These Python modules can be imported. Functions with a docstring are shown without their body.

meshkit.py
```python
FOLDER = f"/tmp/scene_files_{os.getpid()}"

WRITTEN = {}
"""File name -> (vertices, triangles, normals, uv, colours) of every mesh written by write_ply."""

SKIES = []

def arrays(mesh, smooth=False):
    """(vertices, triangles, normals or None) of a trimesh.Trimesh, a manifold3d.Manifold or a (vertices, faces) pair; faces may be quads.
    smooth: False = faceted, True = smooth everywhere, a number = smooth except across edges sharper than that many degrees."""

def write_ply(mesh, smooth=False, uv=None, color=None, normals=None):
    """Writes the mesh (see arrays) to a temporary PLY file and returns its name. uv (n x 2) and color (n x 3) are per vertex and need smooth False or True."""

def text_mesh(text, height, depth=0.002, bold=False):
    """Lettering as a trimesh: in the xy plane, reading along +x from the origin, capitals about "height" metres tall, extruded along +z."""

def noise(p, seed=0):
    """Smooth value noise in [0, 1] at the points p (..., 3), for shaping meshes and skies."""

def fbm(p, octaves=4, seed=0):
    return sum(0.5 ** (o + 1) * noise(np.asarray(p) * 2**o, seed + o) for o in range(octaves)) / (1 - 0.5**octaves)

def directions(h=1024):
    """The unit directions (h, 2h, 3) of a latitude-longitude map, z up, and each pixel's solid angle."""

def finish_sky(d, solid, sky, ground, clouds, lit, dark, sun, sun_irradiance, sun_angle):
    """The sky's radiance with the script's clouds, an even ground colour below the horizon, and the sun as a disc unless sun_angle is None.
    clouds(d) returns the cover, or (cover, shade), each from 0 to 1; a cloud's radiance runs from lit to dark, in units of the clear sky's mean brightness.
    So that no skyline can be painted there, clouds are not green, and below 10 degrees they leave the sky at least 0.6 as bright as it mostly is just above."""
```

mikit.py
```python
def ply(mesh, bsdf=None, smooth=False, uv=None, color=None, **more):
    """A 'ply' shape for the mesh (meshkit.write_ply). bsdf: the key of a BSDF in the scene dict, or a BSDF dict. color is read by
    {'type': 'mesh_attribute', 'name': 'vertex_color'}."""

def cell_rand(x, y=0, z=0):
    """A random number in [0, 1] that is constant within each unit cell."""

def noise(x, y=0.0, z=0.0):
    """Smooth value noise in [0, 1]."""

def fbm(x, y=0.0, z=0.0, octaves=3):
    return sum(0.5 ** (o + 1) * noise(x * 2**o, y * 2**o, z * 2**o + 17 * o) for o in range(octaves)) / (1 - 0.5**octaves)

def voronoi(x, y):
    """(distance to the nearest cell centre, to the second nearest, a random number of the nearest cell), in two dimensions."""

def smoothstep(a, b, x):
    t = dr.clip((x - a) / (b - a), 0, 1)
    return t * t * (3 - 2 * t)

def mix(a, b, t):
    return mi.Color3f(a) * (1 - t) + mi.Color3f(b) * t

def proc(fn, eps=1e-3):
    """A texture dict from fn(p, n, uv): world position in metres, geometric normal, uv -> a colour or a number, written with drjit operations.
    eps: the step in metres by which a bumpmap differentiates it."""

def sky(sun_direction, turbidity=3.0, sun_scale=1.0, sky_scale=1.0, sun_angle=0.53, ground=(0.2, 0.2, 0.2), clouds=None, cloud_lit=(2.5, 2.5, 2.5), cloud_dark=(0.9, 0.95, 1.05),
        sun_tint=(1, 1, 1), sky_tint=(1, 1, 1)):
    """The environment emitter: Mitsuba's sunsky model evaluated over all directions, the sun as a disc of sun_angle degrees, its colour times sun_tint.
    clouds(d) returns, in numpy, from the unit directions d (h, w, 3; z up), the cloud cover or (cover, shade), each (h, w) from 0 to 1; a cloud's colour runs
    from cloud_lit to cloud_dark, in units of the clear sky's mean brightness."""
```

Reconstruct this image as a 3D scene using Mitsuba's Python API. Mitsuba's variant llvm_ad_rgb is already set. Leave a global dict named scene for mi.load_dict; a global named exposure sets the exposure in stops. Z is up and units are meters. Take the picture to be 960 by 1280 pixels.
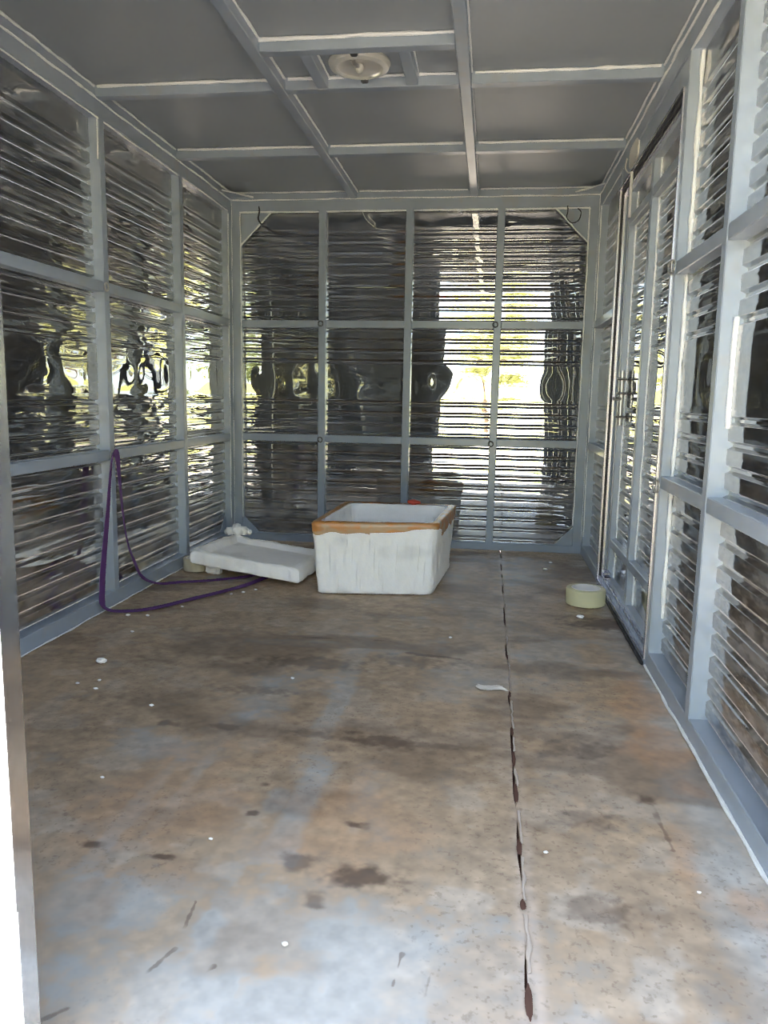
import math, random
import numpy as np, trimesh, drjit as dr, mitsuba as mi, mikit, meshkit
from mikit import proc, noise, fbm, smoothstep, mix, voronoi

scene, labels = {}, {}
rng = np.random.default_rng(7)
T = mi.ScalarTransform4f

# ------------------------------------------------------------------ camera, sky, exposure
CAM = np.array([1.1029, -3.2640, 0.6430])
FWD = np.array([-0.13110636, 0.98008714, -0.14913189])
UP = np.array([-0.03743976, 0.14542806, 0.98866018])
scene['camera'] = {'type': 'perspective', 'fov_axis': 'x', 'fov': 2 * math.degrees(math.atan(480 / 967.1)),
                   'near_clip': 0.02, 'far_clip': 500.0,
                   'to_world': T().look_at(origin=CAM.tolist(), target=(CAM + FWD).tolist(), up=UP.tolist())}


def clouds(d):
    c = meshkit.fbm(d * [3, 3, 5], 4, seed=3)
    return np.clip((c - 0.38) * 3.0, 0, 1) * 0.85, np.clip((c - 0.5) * 2, 0, 1) * 0.6


scene['sky'] = mikit.sky((-0.45, 0.70, 0.80), turbidity=3.5, clouds=clouds, cloud_lit=(2.2, 2.2, 2.2), cloud_dark=(1.1, 1.15, 1.22),
                         ground=(0.35, 0.34, 0.32), sky_tint=(1.08, 1.0, 0.90))
exposure = 5.1

# ------------------------------------------------------------------ dimensions (metres)
W, H, L = 1.5, 1.434, 2.66          # inner width, height to the ceiling frame, length
TB = 0.030                          # square tube of the frame
BED = -0.80                         # the yard's level below the load floor
PITCH, Z0 = 0.0435, 0.609           # corrugation
GROOVES = [Z0 + k * PITCH for k in range(-13, 1)] + [Z0 + k * PITCH for k in range(4, 17)]
POSTS_Y = [-0.553, -1.117, -1.681, -2.245]


# ------------------------------------------------------------------ materials
def mat(name, d):
    scene[name] = d
    return name


def rgb(*c):
    return {'type': 'rgb', 'value': list(c)}


def srgb(r, g, b):
    return [((c / 255) / 12.92 if c / 255 < 0.04045 else ((c / 255 + 0.055) / 1.055) ** 2.4) for c in (r, g, b)]


def paint_fn(p, n, uv):
    v = fbm(p.x * 9, p.y * 9, p.z * 9, 3)
    g = smoothstep(0.60, 0.78, fbm(p.x * 23 + 5, p.y * 23, p.z * 14, 3))
    c = mix((0.235, 0.277, 0.328), (0.300, 0.347, 0.402), v)
    return mix(c, (0.30, 0.29, 0.27), g * 0.35)


def steel_dust_fn(p, n, uv):
    v = fbm(p.x * 7 + 3, p.y * 7, p.z * 16, 4)
    low = smoothstep(0.62, 0.02, p.z)
    near = smoothstep(1.40, 1.50, p.x) * smoothstep(-1.2, -1.9, p.y) * low * smoothstep(0.42, 0.66, fbm(p.x * 9, p.y * 26, p.z * 60 + 3, 3))
    return 0.022 + 0.24 * near + 0.24 * smoothstep(0.46, 0.80, v + 0.16 * low) * (0.10 + 0.90 * low)


mat('paint', {'type': 'twosided', 'b': {'type': 'principled', 'base_color': proc(paint_fn), 'roughness': 0.28, 'specular': 0.5}})
mat('ceiling_paint', {'type': 'twosided', 'b': {'type': 'principled', 'base_color': rgb(0.285, 0.316, 0.338), 'roughness': 0.42, 'specular': 0.4}})
mat('bead_white', {'type': 'twosided', 'b': {'type': 'principled', 'base_color': rgb(0.72, 0.73, 0.72), 'roughness': 0.35}})
mat('mirror_steel', {'type': 'twosided', 'b': {'type': 'blendbsdf', 'weight': proc(steel_dust_fn),
     'a': {'type': 'conductor', 'eta': rgb(2.5, 2.5, 2.45), 'k': rgb(3.6, 3.6, 3.55)},
     'c': {'type': 'diffuse', 'reflectance': rgb(0.40, 0.375, 0.355)}}})
mat('edge_steel', {'type': 'twosided', 'b': {'type': 'roughconductor', 'alpha': 0.03, 'material': 'Al'}})
mat('chrome', {'type': 'twosided', 'b': {'type': 'roughconductor', 'material': 'Cr', 'alpha': 0.12}})
mat('rubber', {'type': 'twosided', 'b': {'type': 'principled', 'base_color': rgb(0.018, 0.018, 0.02), 'roughness': 0.55}})
mat('dark_wire', {'type': 'twosided', 'b': {'type': 'principled', 'base_color': rgb(0.03, 0.03, 0.035), 'roughness': 0.5}})
mat('white_cord', {'type': 'twosided', 'b': {'type': 'diffuse', 'reflectance': rgb(0.66, 0.65, 0.62)}})
mat('zinc', {'type': 'twosided', 'b': {'type': 'principled', 'base_color': rgb(0.55, 0.54, 0.51), 'metallic': 0.8, 'roughness': 0.35}})
mat('dark_steel', {'type': 'twosided', 'b': {'type': 'principled', 'base_color': rgb(0.10, 0.10, 0.10), 'metallic': 0.6, 'roughness': 0.4}})
mat('outer_white', {'type': 'twosided', 'b': {'type': 'principled', 'base_color': rgb(0.80, 0.80, 0.79), 'roughness': 0.3}})


def foam_fn(p, n, uv):
    a, b, r = voronoi(p.x * 210 + p.z * 70, p.y * 210 + p.z * 190)
    d = smoothstep(0.55, 0.8, fbm(p.x * 14, p.y * 14, p.z * 14 + 3, 3))
    return mix((0.93, 0.91, 0.87), (0.87, 0.85, 0.81), r * 0.6) * (1 - 0.12 * d)


mat('foam', {'type': 'twosided', 'b': {'type': 'principled', 'base_color': proc(foam_fn), 'roughness': 0.6, 'specular': 0.3}})


def brown_tape_fn(p, n, uv):
    v = fbm(p.x * 25, p.y * 25, p.z * 40, 3)
    return mix((0.52, 0.22, 0.055), (0.46, 0.30, 0.16), smoothstep(0.4, 0.65, v))


mat('brown_tape', {'type': 'twosided', 'b': {'type': 'principled', 'base_color': proc(brown_tape_fn), 'roughness': 0.3}})
mat('red_tape', {'type': 'twosided', 'b': {'type': 'principled', 'base_color': rgb(0.55, 0.06, 0.03), 'roughness': 0.4}})
mat('clear_tape', {'type': 'twosided', 'b': {'type': 'principled', 'base_color': rgb(0.60, 0.57, 0.35), 'roughness': 0.22, 'clearcoat': 0.5}})
mat('beige_tape', {'type': 'twosided', 'b': {'type': 'principled', 'base_color': rgb(0.50, 0.45, 0.33), 'roughness': 0.35}})
mat('card_core', {'type': 'twosided', 'b': {'type': 'principled', 'base_color': rgb(0.78, 0.76, 0.72), 'roughness': 0.7}})
mat('purple_web', {'type': 'twosided', 'b': {'type': 'principled', 'base_color': rgb(0.085, 0.028, 0.13), 'roughness': 0.7, 'sheen': 0.3}})
mat('paper', {'type': 'twosided', 'b': {'type': 'diffuse', 'reflectance': rgb(0.66, 0.62, 0.56)}})
mat('lamp_plastic', {'type': 'twosided', 'b': {'type': 'principled', 'base_color': rgb(0.56, 0.55, 0.49), 'roughness': 0.3}})
mat('lamp_glass', {'type': 'thindielectric', 'int_ior': 1.5})
mat('lamp_reflector', {'type': 'twosided', 'b': {'type': 'principled', 'base_color': rgb(0.66, 0.64, 0.58), 'metallic': 0.3, 'roughness': 0.3}})

# floor: pale blue-grey painted sheet under a brown wear layer; marks at their own places on the sheet
BLUE_MARKS = [  # x, y, half-size x, half-size y, strength: scraped lanes running along the load bed
    (0.829, -2.17, 0.026, 0.16, 1.0), (0.822, -2.50, 0.045, 0.17, 1.0), (0.805, -1.75, 0.022, 0.25, 0.6), (0.790, -1.40, 0.03, 0.22, 0.45),
    (0.60, -2.42, 0.05, 0.05, 0.8), (0.68, -2.41, 0.05, 0.05, 0.8), (0.578, -2.20, 0.014, 0.16, 0.6), (0.63, -2.14, 0.012, 0.12, 0.5),
    (0.50, -1.99, 0.07, 0.05, 0.5), (0.79, -2.14, 0.02, 0.04, 0.8), (0.64, -1.36, 0.12, 0.025, 0.5), (1.02, -2.48, 0.16, 0.10, 0.6),
    (1.33, -1.90, 0.10, 0.22, 0.4), (1.44, -2.3, 0.04, 0.5, 0.6), (0.66, -1.72, 0.05, 0.10, 0.35), (1.08, -1.55, 0.09, 0.12, 0.35), (1.28, -1.35, 0.08, 0.22, 0.4),
    (0.93, -2.56, 0.3, 0.07, 0.6)]
DARK_MARKS = [  # x, y, half-size x, half-size y, strength
    (0.963, -2.313, 0.045, 0.022, 0.9), (0.928, -1.896, 0.06, 0.022, 0.75), (0.70, -1.500, 0.14, 0.035, 0.5), (1.464, -1.03, 0.10, 0.05, 0.8),
    (1.379, -2.036, 0.016, 0.012, 0.9), (0.922, -2.19, 0.014, 0.008, 0.9), (0.757, -2.094, 0.010, 0.008, 0.8), (0.76, -2.183, 0.010, 0.007, 0.8),
    (0.558, -2.304, 0.012, 0.007, 0.8), (0.672, -2.313, 0.013, 0.006, 0.9), (0.499, -1.891, 0.018, 0.010, 0.6), (0.611, -1.887, 0.02, 0.010, 0.6),
    (1.284, -2.106, 0.045, 0.028, 0.5), (0.86, -2.30, 0.02, 0.02, 0.6), (0.90, -2.37, 0.012, 0.014, 0.6), (0.78, -1.89, 0.05, 0.014, 0.5),
    (1.28, -1.86, 0.06, 0.04, 0.4), (0.95, -1.45, 0.12, 0.03, 0.4), (1.26, -2.33, 0.03, 0.02, 0.5), (0.62, -1.70, 0.07, 0.02, 0.45), (1.02, -1.90, 0.04, 0.012, 0.5)]
ORANGE_MARKS = [(1.44, -1.72, 0.05, 0.18, 0.55), (1.47, -2.38, 0.03, 0.10, 0.5), (0.63, -2.16, 0.10, 0.16, 0.35), (1.40, -2.20, 0.02, 0.08, 0.4), (0.90, -2.20, 0.10, 0.10, 0.35)]


def spots(p, table, j, soft=0.55):
    """Soft-edged irregular marks; j roughens their outline."""
    out = mi.Float(0)
    for x, y, a, b, s in table:
        u, v = dr.abs((p.x - x) / a), dr.abs((p.y - y) / b)
        q = dr.power(u * u * u + v * v * v + 1e-9, 1 / 3)
        out = dr.maximum(out, s * (1 - smoothstep(1 - soft, 1 + soft, q + (j - 0.5) * 2.6)))
    return out


SCRATCHES = [  # x0, y0, x1, y1, width: thin dark scratches
    (0.655, -2.615, 0.684, -2.586, 0.006), (0.730, -2.558, 0.760, -2.482, 0.0035), (0.757, -2.446, 0.753, -2.398, 0.0035), (0.92, -1.389, 1.081, -1.414, 0.010),
    (0.789, -2.537, 0.813, -2.503, 0.004), (1.383, -2.05, 1.390, -2.177, 0.006), (1.02, -2.50, 1.024, -2.45, 0.003), (1.056, -2.51, 1.062, -2.46, 0.003), (0.63, -1.31, 0.86, -1.30, 0.008)]


def scratches(p, j):
    out = mi.Float(0)
    for x0, y0, x1, y1, w in SCRATCHES:
        dx, dy = x1 - x0, y1 - y0
        t = dr.clip(((p.x - x0) * dx + (p.y - y0) * dy) / (dx * dx + dy * dy), 0, 1)
        q = dr.sqrt(dr.square(p.x - x0 - t * dx) + dr.square(p.y - y0 - t * dy)) + (j - 0.5) * 0.018
        out = dr.maximum(out, 1 - smoothstep(w * 0.4, w, q))
    return out


def floor_fn(p, n, uv):
    big = fbm(p.x * 3.2, p.y * 2.2 + 4, 0.0, 4)
    mid = fbm(p.x * 11 + 7, p.y * 14, 3.0, 4)
    fine = fbm(p.x * 55, p.y * 60, 9.0, 3)
    lane = fbm(p.x * 20, p.y * 1.5, 5.0, 3)
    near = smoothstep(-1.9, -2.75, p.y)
    edge = smoothstep(1.40, 1.50, p.x + (mid - 0.5) * 0.10)
    worn = smoothstep(0.36, 0.60, 0.42 * big + 0.30 * mid + 0.14 * lane + 0.14 * fine + 0.105 - 0.10 * near)
    worn = worn * (1 - 0.7 * edge)
    worn = dr.clip(worn - 0.95 * spots(p, BLUE_MARKS, 0.2 + mid * 0.3 + fine * 0.3, 0.35), 0, 1)
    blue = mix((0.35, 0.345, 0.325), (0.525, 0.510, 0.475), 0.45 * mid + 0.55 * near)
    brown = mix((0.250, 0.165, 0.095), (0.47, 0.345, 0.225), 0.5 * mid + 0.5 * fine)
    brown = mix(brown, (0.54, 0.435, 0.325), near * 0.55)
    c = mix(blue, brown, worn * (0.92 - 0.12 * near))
    film = smoothstep(0.46, 0.56, fbm(p.x * 7 + 11, p.y * 9 + 2, 4.0, 4) + 0.10 * (fine - 0.5)) * (1 - 0.8 * edge)
    c = mix(c, (0.40, 0.285, 0.185), 0.38 * film)
    pale = smoothstep(0.55, 0.68, fbm(p.x * 13 + 1, p.y * 15 + 6, 8.0, 4))
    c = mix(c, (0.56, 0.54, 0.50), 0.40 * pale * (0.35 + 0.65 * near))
    seam_edge = 1 - smoothstep(0.004, 0.020, dr.abs(p.x - 1.172) + (mid - 0.5) * 0.012)
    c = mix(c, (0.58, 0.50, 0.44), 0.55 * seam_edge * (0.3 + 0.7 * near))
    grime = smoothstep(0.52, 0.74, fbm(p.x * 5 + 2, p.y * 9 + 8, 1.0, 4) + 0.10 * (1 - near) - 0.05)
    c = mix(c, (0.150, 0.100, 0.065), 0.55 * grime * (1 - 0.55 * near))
    c = mix(c, (0.50, 0.27, 0.13), 0.75 * spots(p, ORANGE_MARKS, mid))
    c = mix(c, (0.085, 0.052, 0.038), 0.85 * spots(p, DARK_MARKS, 0.5 * mid + 0.5 * fine))
    c = mix(c, (0.10, 0.06, 0.045), 0.5 * scratches(p, 0.6 * mid + 0.4 * fine) * smoothstep(0.35, 0.60, fbm(p.x * 30, p.y * 30, 2.0, 2)))
    speck = smoothstep(0.60, 0.85, fbm(p.x * 160, p.y * 160, 21.0, 3)) * smoothstep(0.45, 0.65, big)
    return mix(c, (0.14, 0.095, 0.065), 0.35 * speck) * (0.82 + 0.36 * fine)


mat('floor_sheet_paint', {'type': 'twosided', 'b': {'type': 'principled', 'base_color': proc(floor_fn), 'roughness': 0.48, 'specular': 0.4}})
mat('seam_paste', {'type': 'twosided', 'b': {'type': 'diffuse', 'reflectance': rgb(0.50, 0.43, 0.37)}})
mat('gap_dirt', {'type': 'twosided', 'b': {'type': 'diffuse', 'reflectance': rgb(0.11, 0.062, 0.048)}})


def yard_fn(p, n, uv):
    v = fbm(p.x * 1.3, p.y * 1.3, 0.0, 4)
    return mix((0.42, 0.40, 0.37), (0.55, 0.53, 0.50), v)


mat('yard_concrete', {'type': 'twosided', 'b': {'type': 'diffuse', 'reflectance': proc(yard_fn)}})
mat('grass_green', {'type': 'twosided', 'b': {'type': 'diffuse', 'reflectance': rgb(0.42, 0.45, 0.16)}})
mat('leaf_light', {'type': 'twosided', 'b': {'type': 'diffuse', 'reflectance': rgb(0.56, 0.585, 0.25)}})
mat('leaf_dark', {'type': 'twosided', 'b': {'type': 'diffuse', 'reflectance': rgb(0.20, 0.25, 0.10)}})
mat('bark', {'type': 'twosided', 'b': {'type': 'diffuse', 'reflectance': rgb(0.16, 0.12, 0.09)}})


# ------------------------------------------------------------------ mesh helpers
def key_free(name):
    if name not in scene and name not in labels:
        return name
    i = 1
    while f'{name}_{i:03d}' in scene or f'{name}_{i:03d}' in labels:
        i += 1
    return f'{name}_{i:03d}'


def add(name, mesh, m, parent=None, smooth=False, label=None):
    k = key_free(f'{parent}__{name}' if parent else name)
    scene[k] = mikit.ply(mesh, m, smooth=smooth)
    if label:
        labels[k] = {'label': label}
    return k


def thing(name, label, category, group=None):
    k = key_free(name)
    labels[k] = {'label': label, 'category': category}
    if group:
        labels[k]['group'] = group
    return k


def structure(name, label=None):
    labels[name] = {'kind': 'structure'}
    if label:
        labels[name]['label'] = label
    return name


def cbox(x0, x1, y0, y1, z0, z1, b=0.002):
    """A box with chamfered edges."""
    lo, hi = np.minimum([x0, y0, z0], [x1, y1, z1]), np.maximum([x0, y0, z0], [x1, y1, z1])
    b = min(b, 0.45 * (hi - lo).min())
    v = []
    for s in np.ndindex(2, 2, 2):
        c = np.where(s, hi, lo).astype(float)
        d = np.where(s, -b, b)
        for k in range(3):
            q = c + d
            q[k] = c[k]
            v.append(q)
    return trimesh.convex.convex_hull(np.array(v))


def sweep(path, r, sides=6, jitter=0.0, seed=0, closed=False):
    """A round tube along a polyline, its radius uneven by jitter."""
    p = np.asarray(path, float)
    n = len(p)
    t = np.gradient(p, axis=0) if not closed else np.roll(p, -1, 0) - np.roll(p, 1, 0)
    t /= np.linalg.norm(t, axis=1, keepdims=True) + 1e-12
    ref = np.array([0, 0, 1.0]) if abs(t[:, 2]).mean() < 0.8 else np.array([1.0, 0, 0])
    a = np.cross(t, ref)
    a /= np.linalg.norm(a, axis=1, keepdims=True) + 1e-12
    b = np.cross(t, a)
    rr = r * (1 + jitter * (meshkit.noise(p * 45 + seed * 3.1) - 0.5) * 2)[:, None, None]
    ang = np.linspace(0, 2 * np.pi, sides, endpoint=False)
    ring = p[:, None] + rr * (np.cos(ang)[None, :, None] * a[:, None] + np.sin(ang)[None, :, None] * b[:, None])
    v = ring.reshape(-1, 3)
    f = []
    for i in range(n if closed else n - 1):
        j = (i + 1) % n
        for k in range(sides):
            l = (k + 1) % sides
            f += [[i * sides + k, j * sides + k, j * sides + l], [i * sides + k, j * sides + l, i * sides + l]]
    if not closed:
        c0, c1 = len(v), len(v) + 1
        v = np.vstack([v, p[0], p[-1]])
        for k in range(sides):
            l = (k + 1) % sides
            f += [[c0, k, l], [c1, (n - 1) * sides + l, (n - 1) * sides + k]]
    m = trimesh.Trimesh(v, f, process=False)
    trimesh.repair.fix_normals(m)
    return m


def spline(pts, n=60):
    """Catmull-Rom through the points."""
    p = np.asarray(pts, float)
    q = np.vstack([2 * p[0] - p[1], p, 2 * p[-1] - p[-2]])
    out = []
    for i in range(len(p) - 1):
        a, b, c, d = q[i:i + 4]
        for t in np.linspace(0, 1, max(3, n // (len(p) - 1)), endpoint=False):
            out.append(0.5 * (2 * b + (c - a) * t + (2 * a - 5 * b + 4 * c - d) * t * t + (3 * b - a - 3 * c + d) * t ** 3))
    out.append(p[-1])
    return np.array(out)


NB = [0]


def bead(parent, a, b, r=0.0032, jitter=0.55):
    """A run of white sealant along a joint."""
    a, b = np.array(a, float), np.array(b, float)
    n = max(3, int(np.linalg.norm(b - a) / 0.03))
    NB[0] += 1
    p = a + (b - a) * np.linspace(0, 1, n)[:, None]
    p = p + (np.stack([meshkit.noise(p * 14 + NB[0] * 7 + k * 31) for k in range(3)], -1) - 0.5) * 0.0035
    return add('sealant_bead', sweep(p, r, 6, jitter, NB[0]), 'bead_white', parent, smooth=True)


def torus(c, axis, R, r, n=20, m=8):
    a = np.linspace(0, 2 * np.pi, n, endpoint=False)
    axis = np.asarray(axis, float) / np.linalg.norm(axis)
    u = np.cross(axis, [0.3, 0.2, 0.9]); u /= np.linalg.norm(u)
    w = np.cross(axis, u)
    return sweep(np.asarray(c) + R * (np.cos(a)[:, None] * u + np.sin(a)[:, None] * w), r, m, closed=True)


def cyl(a, b, r, n=16):
    a, b = np.asarray(a, float), np.asarray(b, float)
    return trimesh.creation.cylinder(radius=r, segment=[a, b], sections=n)


# ---- corrugated polished sheet: d(z) is the depth away from the room, over a grid along the sheet
PRESS = {'deep': (0.0080, 0.0030, 0.0095), 'wide': (0.0106, 0.0026, 0.0056)}      # groove: half width at the mouth, at the floor, depth


def z_samples(z0, z1, press):
    m, b, _ = PRESS[press]
    zs = {z0, z1}
    for g in GROOVES:
        for o in (m + 0.0006, m, m - 0.0006, b + 0.0006, b, b - 0.0006):
            zs |= {g + o, g - o}
        zs |= {g} | {g + o for o in (0.0145, 0.01825, 0.02175, 0.02525, 0.0290)}
    out = sorted(z for z in zs if z0 <= z <= z1)
    full = [out[0]]
    for z in out[1:]:
        k = int(math.ceil((z - full[-1]) / 0.009))
        full += list(np.linspace(full[-1], z, max(k, 1) + 1)[1:])
    return np.unique(np.round(full, 6))


def corrugation(z, press, only=None):
    m, b, depth = PRESS[press]
    g = np.array(GROOVES if only is None else only)
    d = np.abs(np.asarray(z)[:, None] - g[None]).min(1)
    groove = depth * np.clip((m - d) / (m - b), 0, 1)
    ribbed = d < PITCH * 0.5 + 0.004
    crest = np.where(ribbed & (d > m), -0.00020 * (1 - ((d - PITCH / 2) / (PITCH / 2 - m)) ** 2), 0)
    return groove + crest, ribbed


def panel(s0, s1, z0, z1, seed, only=None, warp=1.0, rib=1.0, press='deep'):
    """(s, z, d) grid and faces of one sheet between two posts."""
    zs = z_samples(z0, z1, press)
    ss = np.linspace(s0, s1, max(8, int((s1 - s0) / 0.014)))
    prof, ribbed = corrugation(zs, press, only)
    S, Z = np.meshgrid(ss, zs, indexing='ij')
    rib_no = np.floor((Z - Z0) / PITCH + 0.5)
    q = np.stack([S * 8.0 + seed * 5.3, rib_no * 3.7, 0 * S + seed], -1)
    stiff = (meshkit.fbm(q, 3, seed=seed) - 0.5) * 0.0016
    tilt = (meshkit.noise(np.stack([S * 6.0 + seed * 2.9, rib_no * 5.1, 0 * S + 7], -1), seed) - 0.5) * 0.085 * (Z - (Z0 + rib_no * PITCH))
    o = np.stack([S * 7.5 + seed * 3.3, Z * 6.5, 0 * S + seed * 1.7], -1)
    can = (meshkit.fbm(o, 2, seed=seed + 40) - 0.5) * 0.0060
    soft = 1 - ribbed.astype(float)
    k = np.ones(5) / 5
    soft = np.convolve(np.pad(soft, 2, mode='edge'), k, mode='valid')[None]
    slow = (meshkit.noise(np.stack([S * 3.1 + seed, Z * 2.3, 0 * S + 3], -1), seed + 9) - 0.5) * 0.004
    D = prof[None] + warp * (rib * (stiff + tilt) * (1 - soft) + can * soft + slow)
    edge = np.minimum(S - s0, s1 - S)
    D = D - (warp * (can * soft + slow)) * (1 - np.clip(edge / 0.03, 0, 1)) * 0.8
    n, m = S.shape
    i = np.arange(n * m).reshape(n, m)
    f = np.stack([i[:-1, :-1], i[1:, :-1], i[1:, 1:], i[:-1, 1:]], -1).reshape(-1, 4)
    return S.ravel(), Z.ravel(), D.ravel(), f


def panel_on(parent, side, s0, s1, z0, z1, seed, x=None, only=None, warp=1.0, rib=1.0, press='deep', name='corrugated_panel'):
    S, Z, D, f = panel(s0, s1, z0, z1, seed, only, warp, rib, press)
    if side == 'left':
        v = np.stack([(-TB if x is None else x) - D, S, Z], -1)
    elif side == 'right':
        v = np.stack([(W + TB if x is None else x) + D, S, Z], -1)
        f = f[:, ::-1]
    elif side == 'back':
        v = np.stack([S, (TB if x is None else x) + D, Z], -1)
    else:                                   # rear leaf: room on the +y side
        v = np.stack([S, x - D, Z], -1)
        f = f[:, ::-1]
    return add(name, (v, f), 'mirror_steel', parent, smooth=True)


# ------------------------------------------------------------------ floor
SEAM = 1.167
fl = structure('floor', 'worn steel load floor, blue-grey paint scraped brown')


def floor_sheet(x0, x1, y0, y1, wob=0.0, wx=None, seed=0):
    xs, ys = np.linspace(x0, x1, 16), np.linspace(y0, y1, 90)
    X, Y = np.meshgrid(xs, ys, indexing='ij')
    if wx is not None:
        k = 0 if wx == 'lo' else -1
        X[k] += (meshkit.noise(np.stack([0 * ys, ys * 17, 0 * ys + seed], -1)) - 0.5) * wob
    Z = (meshkit.fbm(np.stack([X * 2.4, Y * 2.4, 0 * X + seed], -1), 2) - 0.5) * 0.004 - 0.002
    n, m = X.shape
    i = np.arange(n * m).reshape(n, m)
    f = np.stack([i[:-1, :-1], i[1:, :-1], i[1:, 1:], i[:-1, 1:]], -1).reshape(-1, 4)
    v = np.stack([X, Y, Z], -1).reshape(-1, 3)
    border = np.concatenate([i[:, 0], i[-1, 1:], i[:-1, -1][::-1], i[0, 1:-1][::-1]])
    low = v[border] - [0, 0, 0.012]
    base = len(v)
    v = np.vstack([v, low])
    nb = len(border)
    a = np.arange(nb)
    side = np.stack([border[a], base + a, base + (a + 1) % nb, border[(a + 1) % nb]], -1)
    return v, np.vstack([f, side])


add('sheet', floor_sheet(-0.03, SEAM - 0.0008, -2.66, 0.03, 0.006, 'hi', 1), 'floor_sheet_paint', fl, smooth=40)
add('sheet', floor_sheet(SEAM + 0.0008, W + 0.03, -2.66, 0.03, 0.006, 'lo', 2), 'floor_sheet_paint', fl, smooth=40)
add('underlay', cbox(-0.03, W + 0.03, -2.66, 0.06, -0.06, -0.016), 'gap_dirt', fl, label='dark gap below the seam of the floor sheets')
# crumbling filler left along the seam, with dark gaps where it has broken out
for k, (a, b, w) in enumerate([(-0.55, -0.82, .004), (-0.85, -1.15, .004), (-1.20, -1.36, .005), (-1.42, -1.60, .005), (-1.66, -1.80, .006), (-1.84, -1.90, .007),
                               (-1.97, -2.03, .008), (-2.11, -2.20, .007), (-2.235, -2.33, .007), (-2.36, -2.46, .008), (-2.55, -2.64, .008)]):
    p = np.linspace([SEAM + 0.004, a, 0.0], [SEAM + 0.004, b, 0.0], 14)
    p[:, 0] += (meshkit.noise(p * 60 + k) - 0.5) * 0.0035
    m = sweep(p, w * 0.24, 6, 0.9, k)
    m.apply_transform(np.diag([1.3, 1, 0.5, 1]))
    m.apply_translation([-0.3 * (SEAM + 0.004), 0, 0])
    add('seam_filler', m, 'seam_paste', fl, smooth=True)


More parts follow.
